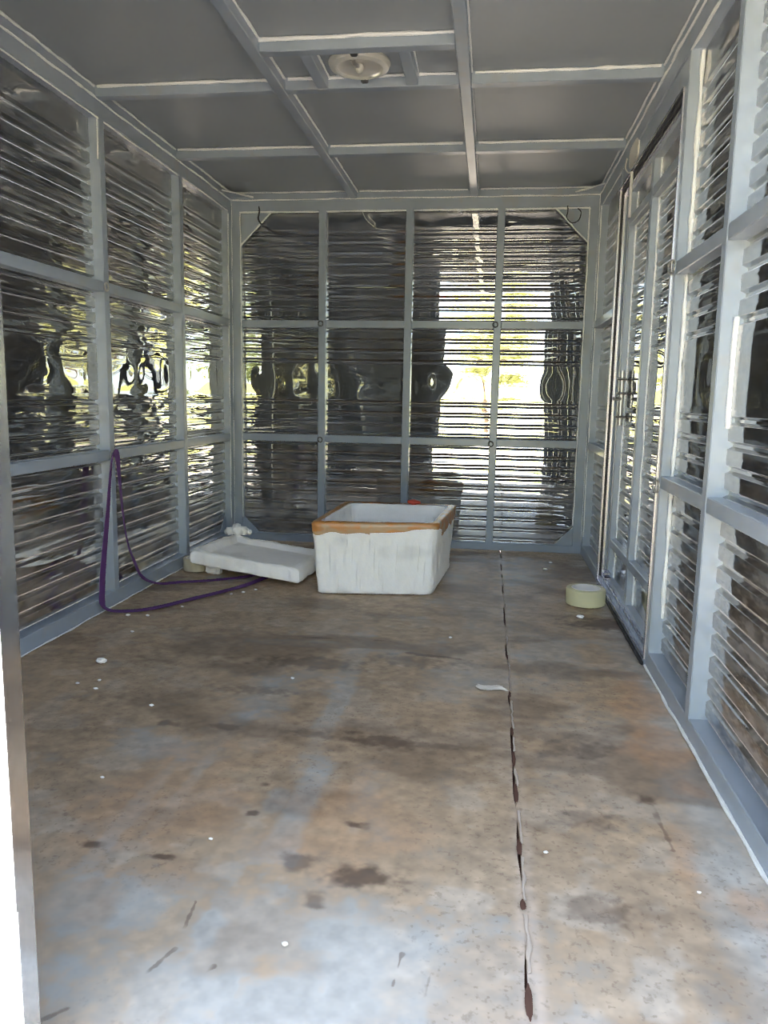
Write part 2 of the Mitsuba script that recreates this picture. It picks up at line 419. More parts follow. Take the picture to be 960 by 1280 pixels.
def blob_flat(x, y, rx, ry, z=0.0012, n=18, seed=0):
    a = np.linspace(0, 2 * np.pi, n, endpoint=False)
    r = 0.65 + 0.7 * meshkit.noise(np.stack([np.cos(a) * 1.9 + seed * 4, np.sin(a) * 1.9, 0 * a], -1))
    v = np.stack([x + rx * r * np.cos(a), y + ry * r * np.sin(a), 0 * a + z], -1)
    v = np.vstack([v, [x, y, z + 0.001], ])
    f = [[i, (i + 1) % n, n] for i in range(n)]
    return trimesh.Trimesh(v, f, process=False)


for k, (y, hx, hy) in enumerate([(-1.0, .003, .02), (-1.07, .003, .03), (-1.38, .004, .025), (-1.63, .005, .02), (-1.82, .005, .016), (-1.935, .006, .028), (-2.06, .006, .034),
                                 (-2.215, .006, .02), (-2.345, .006, .012), (-2.505, .007, .026)]):
    add('seam_hole', blob_flat(SEAM + 0.001, y, hx * 0.55, hy, 0.0022, seed=k), 'gap_dirt', fl)

# ------------------------------------------------------------------ wall_left
wl = structure('wall_left', 'left wall of polished corrugated steel panels in a grey tube frame')
RAILS = [(0.4395, 0.4695), (0.9200, 0.9500)]
ROWS = [(0.0, 0.455), (0.455, 0.935), (0.935, H + 0.02)]
edges_l = [0.03, -0.538, -1.132 + 0.03, -1.666, -2.230, -2.66]
for b in range(5):
    for r in range(3):
        panel_on(wl, 'left', edges_l[b + 1], edges_l[b], ROWS[r][0], ROWS[r][1], 11 + b * 3 + r)
for y in POSTS_Y:
    add('post', cbox(-TB - 0.012, 0, y, y + TB, 0.0, H - 0.04), 'paint', wl)
add('post', cbox(-TB - 0.012, 0, -0.035, TB, 0, H - 0.04), 'paint', wl)
ys = [-0.035] + [y for y in POSTS_Y for _ in (0, 1)] + [-2.64]
for z0, z1 in RAILS:
    for a, b in zip([-0.035] + POSTS_Y, [y + TB for y in POSTS_Y] + [-2.62]):
        add('rail', cbox(-TB - 0.012, -0.001, b, a, z0, z1), 'paint', wl)
add('rail', cbox(-TB - 0.012, 0, -2.64, TB, 0, 0.045), 'paint', wl)
add('rail', cbox(-TB - 0.012, 0, -2.64, TB, H - 0.045, H), 'paint', wl)
bead(wl, (0.001, -2.62, H), (0.001, 0, H))
for a, b in zip([-0.035] + POSTS_Y, [y + TB for y in POSTS_Y] + [-2.62]):
    bead(wl, (-0.003, b, H - 0.047), (-0.003, a, H - 0.047), 0.0022)
bead(wl, (0.001, -2.62, 0.002), (0.001, 0, 0.002), 0.002)
bead(wl, (0.0005, -0.001, 0.05), (0.0005, -0.001, H), 0.0018)
bead(wl, (-0.002, -0.037, 0.10), (-0.002, -0.037, H - 0.06), 0.0022)
bead(wl, (-0.004, -1.119, 1.28), (-0.004, -1.119, H - 0.05), 0.0025)
for z in (0.453, 0.935):
    add('tie_ring', torus((0.004, -1.112, z), (1, 0, 0), 0.011, 0.0025), 'zinc', wl, smooth=True, label='small steel tie ring welded on the left post')
# little corner plate at the foot of the far corner
add('corner_plate', trimesh.convex.convex_hull([(-0.029, -0.03, 0.04), (-0.029, -0.12, 0.04), (-0.029, -0.03, 0.13), (-0.026, -0.03, 0.04), (-0.026, -0.12, 0.04), (-0.026, -0.03, 0.13)]), 'paint', wl)

# ------------------------------------------------------------------ wall_back
wb = structure('wall_back', 'front bulkhead of polished corrugated steel panels in a grey tube frame')
BX = [0.374, 0.736, 1.104]
edges_b = [-0.03, BX[0] + 0.015, BX[1] + 0.015, BX[2] + 0.015, W + 0.03]
for b in range(4):
    for r in range(3):
        panel_on(wb, 'back', edges_b[b], edges_b[b + 1], ROWS[r][0], ROWS[r][1], 41 + b * 3 + r, warp=0.8, rib=0.10 if r == 2 else 0.2, press='wide')
for x in BX:
    add('post', cbox(x, x + TB, 0, TB + 0.012, 0, H - 0.04), 'paint', wb)
add('post', cbox(0, 0.036, 0.0005, TB + 0.012, 0, H - 0.04), 'paint', wb)
add('post', cbox(W - 0.036, W, 0.0005, TB + 0.012, 0, H - 0.04), 'paint', wb)
xs = [0.036, BX[0], BX[0] + TB, BX[1], BX[1] + TB, BX[2], BX[2] + TB, W - 0.036]
for z0, z1 in RAILS:
    for a, b in zip(xs[::2], xs[1::2]):
        add('rail', cbox(a, b, 0.001, TB + 0.012, z0, z1), 'paint', wb)
add('rail', cbox(0, W, 0, TB + 0.012, 0, 0.032), 'paint', wb)
add('rail', cbox(0, W, 0, TB + 0.012, H - 0.045, H), 'paint', wb)
bead(wb, (0, -0.001, H), (W, -0.001, H), 0.0026)
for a, b in zip(xs[::2], xs[1::2]):
    bead(wb, (a, 0.003, H - 0.048), (b, 0.003, H - 0.048), 0.0036)
bead(wb, (0.038, 0.002, 0.10), (0.038, 0.002, H - 0.05), 0.0022)
bead(wb, (W - 0.038, 0.002, 0.12), (W - 0.038, 0.002, H - 0.05), 0.0032)
bead(wb, (W - 0.0005, -0.001, 0.05), (W - 0.0005, -0.001, H), 0.0018)


def tri_plate(a, b, c, t, axis):
    p = np.array([a, b, c], float)
    q = p.copy()
    q[:, axis] += t
    return trimesh.convex.convex_hull(np.vstack([p, q]))


zt = H - 0.045
for s in (0, 1):
    X = (lambda x: x) if s == 0 else (lambda x: W - x)
    add('corner_plate', tri_plate((X(0.036), 0.008, zt), (X(0.172), 0.008, zt), (X(0.036), 0.008, zt - 0.135), 0.004, 1), 'paint', wb)
    bead(wb, (X(0.172), 0.006, zt), (X(0.036), 0.006, zt - 0.135), 0.0030)
    add('corner_plate', tri_plate((X(0.036), 0.008, 0.03), (X(0.115), 0.008, 0.03), (X(0.036), 0.008, 0.11), 0.004, 1), 'paint', wb)
for x in (BX[0] + 0.010, BX[2] + 0.006):
    for z in (0.450, 0.936):
        add('tie_ring', torus((x, -0.004, z), (0.2, 1, 0.1), 0.0105, 0.0026), 'dark_steel', wb, smooth=True, label='dark tie ring welded on a bulkhead post')

# ------------------------------------------------------------------ wall_right (side door in its middle)
wr = structure('wall_right', 'right wall of polished corrugated steel panels in a pale grey tube frame')
D0, D1 = -1.395, -0.520              # the side door's opening
DZ1 = 1.325                          # its top
P1, P2 = -1.4055, -1.7935            # near corners of the post by the door and of the next one
for r in range(3):
    panel_on(wr, 'right', D1, 0.03, ROWS[r][0], ROWS[r][1], 71 + r)
    panel_on(wr, 'right', P2 + 0.015, P1 + 0.025, ROWS[r][0], ROWS[r][1], 81 + r, warp=0.7)
    panel_on(wr, 'right', -2.245, P2 + 0.015, ROWS[r][0], ROWS[r][1], 85 + r, warp=0.7)
    panel_on(wr, 'right', -2.66, -2.245, ROWS[r][0], ROWS[r][1], 89 + r, warp=0.7)
add('post', cbox(W, W + TB + 0.012, -0.035, TB, 0, H - 0.04), 'paint', wr)
add('post', cbox(W, W + TB + 0.03, P1, P1 + TB, 0, H - 0.04), 'paint', wr)
add('post', cbox(W, W + TB + 0.012, P2, P2 + TB, 0, H - 0.04), 'paint', wr)
add('post', cbox(W, W + TB + 0.012, -2.260, -2.230, 0, H - 0.04), 'paint', wr)
add('post', cbox(W + 0.002, W + TB + 0.03, D1, D1 + 0.028, 0, H - 0.04), 'paint', wr)
for z0, z1 in RAILS:
    for a, b in ((D1 + 0.028, -0.035), (P2 + TB, P1), (-2.230, P2), (-2.63, -2.26)):
        add('rail', cbox(W + 0.001, W + TB + 0.012, a, b, z0, z1), 'paint', wr)
add('rail', cbox(W, W + TB + 0.012, -2.64, P1 + TB, 0, 0.042), 'paint', wr)
add('rail', cbox(W, W + TB + 0.012, D1, TB, 0, 0.042), 'paint', wr)
add('rail', cbox(W, W + TB + 0.03, -2.64, TB, H - 0.045, H), 'paint', wr)
add('lintel', cbox(W + 0.004, W + TB + 0.03, P1 + TB, D1, DZ1, H - 0.045), 'paint', wr)
add('sill', cbox(W - 0.002, W + TB + 0.03, P1 + TB, D1, -0.01, 0.012), 'paint', wr)
bead(wr, (W - 0.001, -2.62, H), (W - 0.001, 0, H))
bead(wr, (W - 0.001, -2.62, 0.002), (W - 0.001, P1 + 0.02, 0.002), 0.0036)
bead(wr, (W + TB - 0.004, P1 - 0.002, 0.13), (W + TB - 0.004, P1 - 0.002, H - 0.05), 0.0052)
bead(wr, (W + 0.002, -2.2, H - 0.047), (W + 0.002, P2 + TB, H - 0.047), 0.003)
bead(wr, (W + 0.002, P2 + TB, H - 0.047), (W + 0.002, P1, H - 0.047), 0.003)
bead(wr, (W + TB - 0.003, P2 - 0.002, 0.595), (W + TB - 0.003, P2 - 0.002, 0.79), 0.0055, 0.2)
bead(wr, (W + 0.002, -0.037, 0.08), (W + 0.002, -0.037, H - 0.05), 0.0025)
bead(wr, (W + 0.004, -0.06, H - 0.047), (W + 0.004, D1, H - 0.047), 0.002)
for z in (0.443, 0.941):
    k = add('tie_ring', torus((W - 0.004, P1 + 0.018, z), (1, 0.35, 0), 0.014, 0.0026, 24), 'zinc', wr, smooth=True, label='bright steel tie ring welded beside the side door')
    add('ring_pin', cyl((W - 0.004, P1 + 0.018, z - 0.014), (W - 0.004, P1 + 0.018, z + 0.014), 0.0015, 8), 'zinc', k)
# seal and trim round the opening
SEALS = [(W - 0.004, 0.006, 'chrome', 'trim_strip'), (W + 0.003, 0.012, 'rubber', 'rubber_seal'), (W + 0.008, 0.006, 'chrome', 'trim_strip')]
zlo, zhi = 0.014, DZ1
for j, (x, w, m, nm) in enumerate(SEALS):
    o = sum(s[1] for s in SEALS[:j])
    add(nm, cbox(x, x + 0.012, D1 - o - w, D1 - o, zlo, zhi, 0.001), m, wr)                     # far jamb
    add(nm, cbox(x, x + 0.012, P1 + TB + o, P1 + TB + o + w, zlo, zhi, 0.001), m, wr)           # near jamb
    add(nm, cbox(x, x + 0.012, P1 + TB, D1, zhi - o - w, zhi - o, 0.001), m, wr)                # head
    add(nm if m == 'chrome' else 'foot_strip', cbox(x, x + 0.012, P1 + TB, D1, zlo + o, zlo + o + w, 0.001), 'chrome' if m == 'chrome' else 'paint', wr)                # foot
add('rubber_seal', cbox(W - 0.010, W - 0.001, P1 + TB, D1 - 0.05, 0.0, 0.010, 0.003), 'rubber', wr)

# ------------------------------------------------------------------ door_1: the side door's leaf, shut
d1 = structure('door_1', 'side door leaf with grey tube frame and polished panels, shut')
LX, SX = W + 0.015, W + 0.037        # inner face of its tubes, its sheet
ly0, ly1, lz0, lz1 = P1 + TB + 0.004, D1 - 0.012, 0.020, DZ1 - 0.008
for k, (a, b) in enumerate([(0.02, 0.16), (0.16, 0.66), (0.66, 1.19), (1.19, DZ1)]):
    for j, (c, d) in enumerate([(ly0, -0.975), (-0.975, -0.625), (-0.625, ly1)]):
        only = [g for g in GROOVES if 0.17 < g < 1.185] if k in (1, 2) else [-9.0]
        panel_on(d1, 'right', c, d, a, b, 101 + k * 3 + j, x=SX, only=only, warp=0.6)
add('stile', cbox(LX, SX + 0.012, ly0, ly0 + TB, lz0, lz1), 'paint', d1)
add('stile', cbox(LX, SX + 0.012, -0.640, -0.610, lz0, lz1), 'paint', d1)
add('stile', cbox(LX, SX + 0.012, ly1 - TB, ly1, lz0, lz1), 'paint', d1)
add('mullion', cbox(LX, SX + 0.012, -0.990, -0.960, lz0, lz1), 'paint', d1)
add('leaf_rail', cbox(LX, SX + 0.012, ly0, ly1, lz0, lz0 + 0.03), 'paint', d1)
add('leaf_rail', cbox(LX, SX + 0.012, ly0, ly1, lz1 - 0.03, lz1), 'paint', d1)
for z in (0.155, 1.185):
    for a, b in ((ly0 + TB, -0.990), (-0.960, -0.640)):
        add('leaf_rail', cbox(LX + 0.001, SX + 0.012, a, b, z, z + 0.028), 'paint', d1)
for y in (-0.640, -0.990):
    for a, b in ((lz0 + 0.03, 0.155), (0.185, 1.185), (1.215, lz1 - 0.03)):
        bead(d1, (SX - 0.002, y - 0.002, a), (SX - 0.002, y - 0.002, b), 0.0030, 0.3)
for a, b in ((ly0 + TB, -0.990), (-0.960, -0.640)):
    bead(d1, (SX - 0.002, a, 1.184), (SX - 0.002, b, 1.184), 0.0026, 0.3)
bk = add('bolt', cyl((LX + 0.006, -0.652, 0.56), (LX + 0.006, -0.652, 0.735), 0.007), 'zinc', d1, smooth=40, label='steel slide bolt on the side door stile')
for z in (0.585, 0.66, 0.705):
    add('bolt_bracket', cbox(LX - 0.010, LX + 0.021, -0.676, -0.636, z, z + 0.006, 0.002), 'dark_steel', bk)
add('bolt_knob', cyl((LX + 0.006, -0.652, 0.645), (LX - 0.020, -0.672, 0.645), 0.006), 'zinc', bk)
for y, z in ((-0.70, 0.055), (-0.685, 0.068)):
    add('foot_latch', cbox(LX - 0.020, LX + 0.004, y, y + 0.055, z, z + 0.006, 0.002), 'chrome', d1)

# ------------------------------------------------------------------ ceiling
ce = structure('ceiling', 'grey painted sheet ceiling with tube beams and white sealant')
CZ = H + TB
LB = [0.503, 0.993]                       # long beams' left faces
CB = [-0.580, -1.135, -1.690, -2.245]     # cross beams' near faces
cols = [(-0.03, LB[0] + 0.015), (LB[0] + 0.015, LB[1] + 0.015), (LB[1] + 0.015, W + 0.03)]
rowsy = [(-2.66, CB[3] + 0.015), (CB[3] + 0.015, CB[2] + 0.015), (CB[2] + 0.015, CB[1] + 0.015), (CB[1] + 0.015, CB[0] + 0.015), (CB[0] + 0.015, 0.04)]
for x0, x1 in cols:
    for y0, y1 in rowsy:
        xs_, ys_ = np.linspace(x0, x1, 14), np.linspace(y0, y1, 14)
        X, Y = np.meshgrid(xs_, ys_, indexing='ij')
        Z = CZ + 0.002 + 0.006 * (meshkit.fbm(np.stack([X * 3, Y * 3, 0 * X + 2], -1), 2) - 0.5)
        i = np.arange(196).reshape(14, 14)
        f = np.stack([i[:-1, :-1], i[:-1, 1:], i[1:, 1:], i[1:, :-1]], -1).reshape(-1, 4)
        add('sheet', (np.stack([X, Y, Z], -1).reshape(-1, 3), f), 'ceiling_paint', ce, smooth=True)
add('roof_skin', cbox(-0.05, W + 0.06, -2.70, 0.06, CZ + 0.012, CZ + 0.02), 'outer_white', ce)
for x in LB:
    add('long_beam', cbox(x, x + TB, -2.66, 0, H, CZ + 0.004), 'paint', ce)
segs = [(0.0, LB[0]), (LB[0] + TB, LB[1]), (LB[1] + TB, W)]
for y in CB:
    for a, b in segs:
        add('cross_beam', cbox(a, b, y, y + TB, H + 0.0005, CZ + 0.004), 'paint', ce)
        bead(ce, (a + 0.01, y - 0.001, CZ - 0.003), (b - 0.01, y - 0.001, CZ - 0.003), 0.0042)
add('side_rail', cbox(-0.03, 0.001, -2.66, 0.03, H, CZ + 0.012), 'paint', ce)
add('side_rail', cbox(W - 0.001, W + 0.03, -2.66, 0.03, H, CZ + 0.012), 'paint', ce)
add('end_rail', cbox(-0.03, W + 0.03, -0.001, 0.03, H, CZ + 0.012), 'paint', ce)
ends = [-2.64] + [y for y in CB[::-1] for _ in (0, 1)] + [-0.0]
spans = [(0.0, CB[0] + TB), (CB[0], CB[1] + TB), (CB[1], CB[2] + TB), (CB[2], CB[3] + TB)]
for a, b in spans:
    bead(ce, (0.002, b + 0.005, CZ - 0.002), (0.002, a - 0.005, CZ - 0.002), 0.0034)
    bead(ce, (W - 0.002, b + 0.005, CZ - 0.002), (W - 0.002, a - 0.005, CZ - 0.002), 0.0034)
    for x in LB:
        bead(ce, (x + TB + 0.001, b + 0.005, CZ - 0.002), (x + TB + 0.001, a - 0.005, CZ - 0.002), 0.0034)
        bead(ce, (x - 0.001, b + 0.005, CZ - 0.002), (x - 0.001, a - 0.005, CZ - 0.002), 0.0030)
for a, b in segs:
    bead(ce, (a + 0.01, -0.003, CZ - 0.002), (b - 0.01, -0.003, CZ - 0.002), 0.0030)
for s in (0, 1):
    X = (lambda x: x) if s == 0 else (lambda x: W - x)
    add('corner_plate', tri_plate((X(0), 0, H + 0.012), (X(0.095), 0, H + 0.012), (X(0), -0.12, H + 0.012), 0.004, 2), 'paint', ce)
    bead(ce, (X(0.095), -0.001, H + 0.013), (X(0.002), -0.12, H + 0.013), 0.0030)
# the lamp's bay: an extra cross beam and two stubs
add('cross_beam', cbox(LB[0] + TB, LB[1], -1.366, -1.336, H + 0.0005, CZ + 0.004), 'paint', ce)
bead(ce, (LB[0] + TB, -1.367, CZ - 0.003), (LB[1], -1.367, CZ - 0.003), 0.0046)
for x in (0.622, 0.858):
    add('lamp_stub', cbox(x, x + TB, -1.336, CB[1], H + 0.001, CZ + 0.004), 'paint', ce)
    bead(ce, (x + TB + 0.001, -1.33, CZ - 0.002), (x + TB + 0.001, CB[1] - 0.004, CZ - 0.002), 0.0034)


# ------------------------------------------------------------------ ceiling light
def lathe(profile, c, n=40):
    m = trimesh.creation.revolve(np.asarray(profile, float), sections=n)
    m.apply_translation(c)
    return m


lamp = thing('ceiling_light', 'round cream dome light with clear lens fixed between two ceiling stubs', 'ceiling light')
lc = (0.748, -1.222, CZ)
add('base', lathe([(0, 0.0), (0.076, 0.0), (0.078, -0.006), (0.073, -0.016), (0.060, -0.019), (0.058, -0.014), (0.050, -0.006), (0, -0.004)], lc), 'lamp_plastic', lamp, smooth=35)
add('reflector', lathe([(0.057, -0.0145), (0.045, -0.0075), (0.012, -0.0055)], lc), 'lamp_reflector', lamp, smooth=35)
add('lens', lathe([(0.059, -0.018), (0.050, -0.026), (0.034, -0.032), (0.016, -0.035), (0.0005, -0.0355)], lc), 'lamp_glass', lamp, smooth=True)
bb = trimesh.creation.icosphere(subdivisions=2, radius=0.011)
bb.apply_transform(np.diag([1.0, 1.0, 1.25, 1]))
bb.apply_translation([lc[0], lc[1], lc[2] - 0.016])
add('bulb', bb, 'lamp_plastic', lamp, smooth=True)
add('socket', cyl((lc[0] - 0.012, lc[1] - 0.02, lc[2] - 0.012), (lc[0], lc[1] - 0.002, lc[2] - 0.014), 0.006), 'zinc', lamp, smooth=40)
for s in (-1, 1):
    add('clip', cbox(lc[0] - 0.009, lc[0] + 0.009, lc[1] + s * 0.082 - 0.010, lc[1] + s * 0.082 + 0.010, CZ - 0.020, CZ - 0.004, 0.003), 'dark_steel', lamp, label='dark fixing clip')
for dx in (-0.006, 0.004):
    add('filament_wire', sweep(spline([(lc[0] - 0.006 + dx, lc[1] - 0.06, CZ - 0.020), (lc[0] - 0.004 + dx, lc[1] - 0.035, CZ - 0.024), (lc[0] - 0.003 + dx, lc[1] - 0.01, CZ - 0.018)], 12), 0.0015, 6), 'zinc', lamp, smooth=True)

# ------------------------------------------------------------------ wall_rear: portal at the open end, and door_2, the left rear leaf, shut
we = structure('wall_rear', 'rear door frame of the truck box')
add('post', cbox(-0.05, -0.001, -2.70, -2.64, -0.06, CZ), 'paint', we)
add('post', cbox(W + 0.001, W + 0.06, -2.70, -2.64, -0.06, CZ), 'paint', we)
add('head', cbox(-0.05, W + 0.06, -2.70, -2.645, H + 0.001, CZ + 0.012), 'paint', we)
add('sill', cbox(-0.05, W + 0.06, -2.70, -2.661, -0.08, -0.004), 'paint', we)
d2 = structure('door_2', 'left rear door leaf, shut, its polished edge close to the view')
XE, YI, YO = 0.7045, -2.662, -2.686
add('outer_skin', cbox(0.0, XE - 0.0005, YO - 0.003, YO + 0.001, 0.0, H - 0.002, 0.001), 'outer_white', d2)
for r in range(3):
    panel_on(d2, 'rear', 0.0, XE - 0.002, max(ROWS[r][0], 0.002), min(ROWS[r][1], H - 0.004), 131 + r, x=YI - 0.006)
n = 60
zz = np.linspace(0.0, H - 0.002, n)
ed = np.stack([XE + 0.0012 * (meshkit.noise(np.stack([zz * 6, 0 * zz, 0 * zz], -1)) - 0.5), 0 * zz, zz], -1)
v = np.vstack([ed + [0, YO - 0.002, 0], ed + [0, YI, 0], ed + [-0.022, YI, 0]])
f = []
for i in range(n - 1):
    f += [[i, n + i, n + i + 1, i + 1], [n + i, 2 * n + i, 2 * n + i + 1, n + i + 1]]
add('edge_channel', (v, np.array(f)), 'edge_steel', d2, smooth=40)
for x in (0.002, 0.340, 0.652):
    add('stile', cbox(x, x + TB, YI, YI + 0.024, 0.004, H - 0.004), 'paint', d2)
for z in (0.004, 0.4395, 0.92, H - 0.034):
    add('leaf_rail', cbox(0.032, 0.652, YI, YI + 0.023, z, z + 0.03), 'paint', d2)

# ------------------------------------------------------------------ the polystyrene box
fb = thing('foam_box', 'open white polystyrene fish box with brown tape round its rim', 'foam box')
# footprint from its front-left, front-right and back-right corners
FBL, FBR, FBB, FBK = np.array([0.548, -0.885]), np.array([0.951, -0.825]), np.array([0.990, -0.355]), np.array([0.566, -0.370])
ux = (FBR - FBL); bw = np.linalg.norm(ux); ux /= bw
uy = np.array([-ux[1], ux[0]]); bd = 0.455
ORG = (FBL + FBR + FBB + FBK) / 4
BH = 0.236


def box_ring(n_side, inset, z, taper, ridges=0.0, wob=0.0):
    """A rounded rectangle of points at height z; ridges: depth of the upright flutes."""
    hx, hy = bw / 2 - inset - taper * (1 - z / BH), bd / 2 - inset - taper * (1 - z / BH)
    r = max(0.006, 0.022 - inset * 0.3)
    pts = []
    for cx, cy, a0 in ((hx - r, hy - r, 0), (-hx + r, hy - r, 90), (-hx + r, -hy + r, 180), (hx - r, -hy + r, 270)):
        for a in np.linspace(a0, a0 + 90, 7):
            pts.append((cx + r * math.cos(math.radians(a)), cy + r * math.sin(math.radians(a))))
    p = np.array(pts + [pts[0]])
    seg = np.linalg.norm(np.diff(p, axis=0), axis=1)
    s = np.concatenate([[0], np.cumsum(seg)])
    t = np.linspace(0, s[-1], n_side, endpoint=False)
    q = np.stack([np.interp(t, s, p[:, 0]), np.interp(t, s, p[:, 1])], -1)
    d = np.roll(q, -1, 0) - np.roll(q, 1, 0)
    nrm = np.stack([d[:, 1], -d[:, 0]], -1)
    nrm /= np.linalg.norm(nrm, axis=1, keepdims=True)
    if ridges:
        ph = (t / 0.072) % 1.0
        q = q - nrm * (ridges * (np.clip(np.abs(ph - 0.5) * 10 - 2.9, 0, 1)))[:, None]
    return q, t


def to_world2(q, z):
    u_, v_ = q[:, :1] / bw + 0.5, q[:, 1:] / bd + 0.5          # the box is a little out of square
    xy = (1 - u_) * (1 - v_) * FBL + u_ * (1 - v_) * FBR + u_ * v_ * FBB + (1 - u_) * v_ * FBK
    return np.column_stack([xy, np.full(len(q), z) if np.isscalar(z) else z])


N = 340
rings = []
for z, ins, rid in ((0.0, 0.010, 0.0), (0.004, 0.004, 0.0), (0.014, 0.002, 0.007), (0.06, 0.002, 0.007), (0.12, 0.002, 0.007), (0.178, 0.002, 0.007), (0.190, 0.0005, 0.0), (0.210, 0.0, 0.0), (0.230, 0.0, 0.0), (0.236, 0.004, 0.0),
                    (0.236, 0.026, 0.0), (0.232, 0.030, 0.0), (0.12, 0.033, 0.0), (0.032, 0.036, 0.0), (0.027, 0.042, 0.0)):
    q, t = box_ring(N, ins, z, 0.012, rid)
    zz = z + (meshkit.noise(np.column_stack([q * 30, 0 * t + z * 50])) - 0.5) * 0.003 * (z > 0.2)
    rings.append(to_world2(q, zz))
v = np.vstack(rings)
f = []
for k in range(len(rings) - 1):
    for i in range(N):
        j = (i + 1) % N
        f.append([k * N + i, k * N + j, (k + 1) * N + j, (k + 1) * N + i])
tri = trimesh.Trimesh(v, np.vstack([np.array(f)[:, [0, 1, 2]], np.array(f)[:, [0, 2, 3]]]), process=False)
c_in, c_out = np.append(ORG, 0.027), np.append(ORG, 0.0)
nv = len(v)
caps = [[(len(rings) - 1) * N + i, (len(rings) - 1) * N + (i + 1) % N, nv] for i in range(N)] + [[(i + 1) % N, i, nv + 1] for i in range(N)]
body = trimesh.Trimesh(np.vstack([v, c_in, c_out]), np.vstack([tri.faces, caps]), process=False)
body.apply_translation([0, 0, 0.001])
add('body', body, 'foam', fb, smooth=50)


def tape_band(zlo, zhi_, over, t0, t1, seed):
    """A strip of packing tape stuck round the rim from perimeter fraction t0 to t1, folded over the top by over."""
    prof = [(zlo, -0.0012), ((zlo + zhi_) / 2, -0.0012), (zhi_ - 0.004, -0.0012), (zhi_ + 0.0018, 0.004), (zhi_ + 0.0018, 0.012), (zhi_ + 0.0018, over)]
    rs = []
    for z, ins in prof:
        q, t = box_ring(N, ins, min(z, BH), 0.012)
        i0, i1 = int(t0 * N), int(t1 * N)
        idx = np.arange(i0, i1) % N
        zz = np.full(len(idx), z) + ((meshkit.noise(np.column_stack([q[idx] * 22, 0 * idx + seed])) - 0.5) * 0.022 if z == zlo else 0)
        if z > zlo:
            zz = zz + (meshkit.noise(np.column_stack([q[idx] * 30, 0 * idx + 10.0])) - 0.5) * 0.002 + 0.001
        rs.append(to_world2(q[idx], zz))
    m = len(rs[0])
    v_ = np.vstack(rs)
    f_ = [[k * m + i, k * m + i + 1, (k + 1) * m + i + 1, (k + 1) * m + i] for k in range(len(rs) - 1) for i in range(m - 1)]
    return v_, np.array(f_)


add('rim_tape', tape_band(0.200, BH + 0.001, 0.026, 0.0, 0.345, 3), 'brown_tape', fb, smooth=True, label='brown packing tape along the rim')
add('rim_tape', tape_band(0.205, BH + 0.001, 0.024, 0.335, 0.625, 5), 'brown_tape', fb, smooth=True, label='brown packing tape along the rim')
add('rim_tape', tape_band(0.212, BH + 0.001, 0.020, 0.615, 0.81, 6), 'brown_tape', fb, smooth=True, label='brown packing tape along the rim')
add('rim_tape', tape_band(0.190, BH + 0.001, 0.022, 0.80, 1.01, 8), 'brown_tape', fb, smooth=True, label='brown packing tape along the rim')
pc = ORG + ux * 0.10 + uy * (bd / 2 - 0.012)
m = trimesh.creation.icosphere(subdivisions=2, radius=1.0)
m.vertices *= [0.028, 0.014, 0.009]
m.vertices += (np.stack([meshkit.noise(m.vertices * 90 + k * 9) for k in range(3)], -1) - 0.5) * 0.009
m.apply_translation([pc[0], pc[1], BH + 0.010])
add('tape_lump', m, 'red_tape', fb, smooth=True, label='crumpled red tape end on the far rim')

# ------------------------------------------------------------------ the box's lid, lying upside down on scraps
fd = thing('foam_slab', 'white polystyrene lid lying upside down and tilted beside the open box', 'foam lid')


def grid_lid():
    wx, wy, t = 0.415, 0.410, 0.050
    nx, ny = 84, 84
    u_, w_ = np.meshgrid(np.linspace(0, 1, nx), np.linspace(0, 1, ny), indexing='ij')
    x, y = u_ * wx, w_ * wy
    e = np.minimum(np.minimum(x, wx - x), np.minimum(y, wy - y))
    rim = np.clip((0.040 - e) / 0.010, 0, 1)
    z = t - 0.021 * (1 - rim) - 0.010 * np.clip((0.010 - e) / 0.010, 0, 1) ** 2
    lump = (meshkit.fbm(np.stack([x * 22, y * 22, 0 * x], -1), 3) - 0.5)
    z = z + lump * (0.011 * rim + 0.0015)
    chip = np.exp(-(((x - 0.385) / 0.022) ** 2 + ((y - 0.07) / 0.03) ** 2))
    z = z + chip * 0.012 * meshkit.noise(np.stack([x * 130, y * 130, 0 * x], -1))
    top = np.stack([x, y, z], -1)
    bot = np.stack([x, y, 0.006 * np.clip((0.012 - e) / 0.012, 0, 1) ** 2], -1)
    wob = (meshkit.fbm(np.stack([x * 22, y * 22, 0 * x + 4], -1), 3) - 0.5) * 0.012
    for g in (top, bot):
        g[..., 0] += wob
        g[..., 1] += wob
    i = np.arange(nx * ny).reshape(nx, ny)
    f_ = np.stack([i[:-1, :-1], i[1:, :-1], i[1:, 1:], i[:-1, 1:]], -1).reshape(-1, 4)
    border = np.concatenate([i[:, 0], i[-1, 1:], i[:-1, -1][::-1], i[0, 1:-1][::-1]])
    m_ = nx * ny
    side = np.stack([border, border + m_, np.roll(border, -1) + m_, np.roll(border, -1)], -1)
    return np.vstack([top.reshape(-1, 3), bot.reshape(-1, 3)]), np.vstack([f_, f_[:, ::-1] + m_, side])


v, f = grid_lid()
O, A, B = np.array([0.088, -0.750, 0.0]), np.array([0.490, -0.828, 0]), np.array([0.100, -0.365, 0])
ex = (A - O) / np.linalg.norm(A - O)
ey = (B - O) / np.linalg.norm(B - O)
tilt = 0.054 - 0.034 * (v[:, 0] / 0.41) - 0.018 * (v[:, 1] / 0.41)
v = O + v[:, :1] * ex + v[:, 1:2] * ey + np.column_stack([0 * tilt, 0 * tilt, v[:, 2] + tilt])
add('slab', (v, f), 'foam', fd, smooth=50)


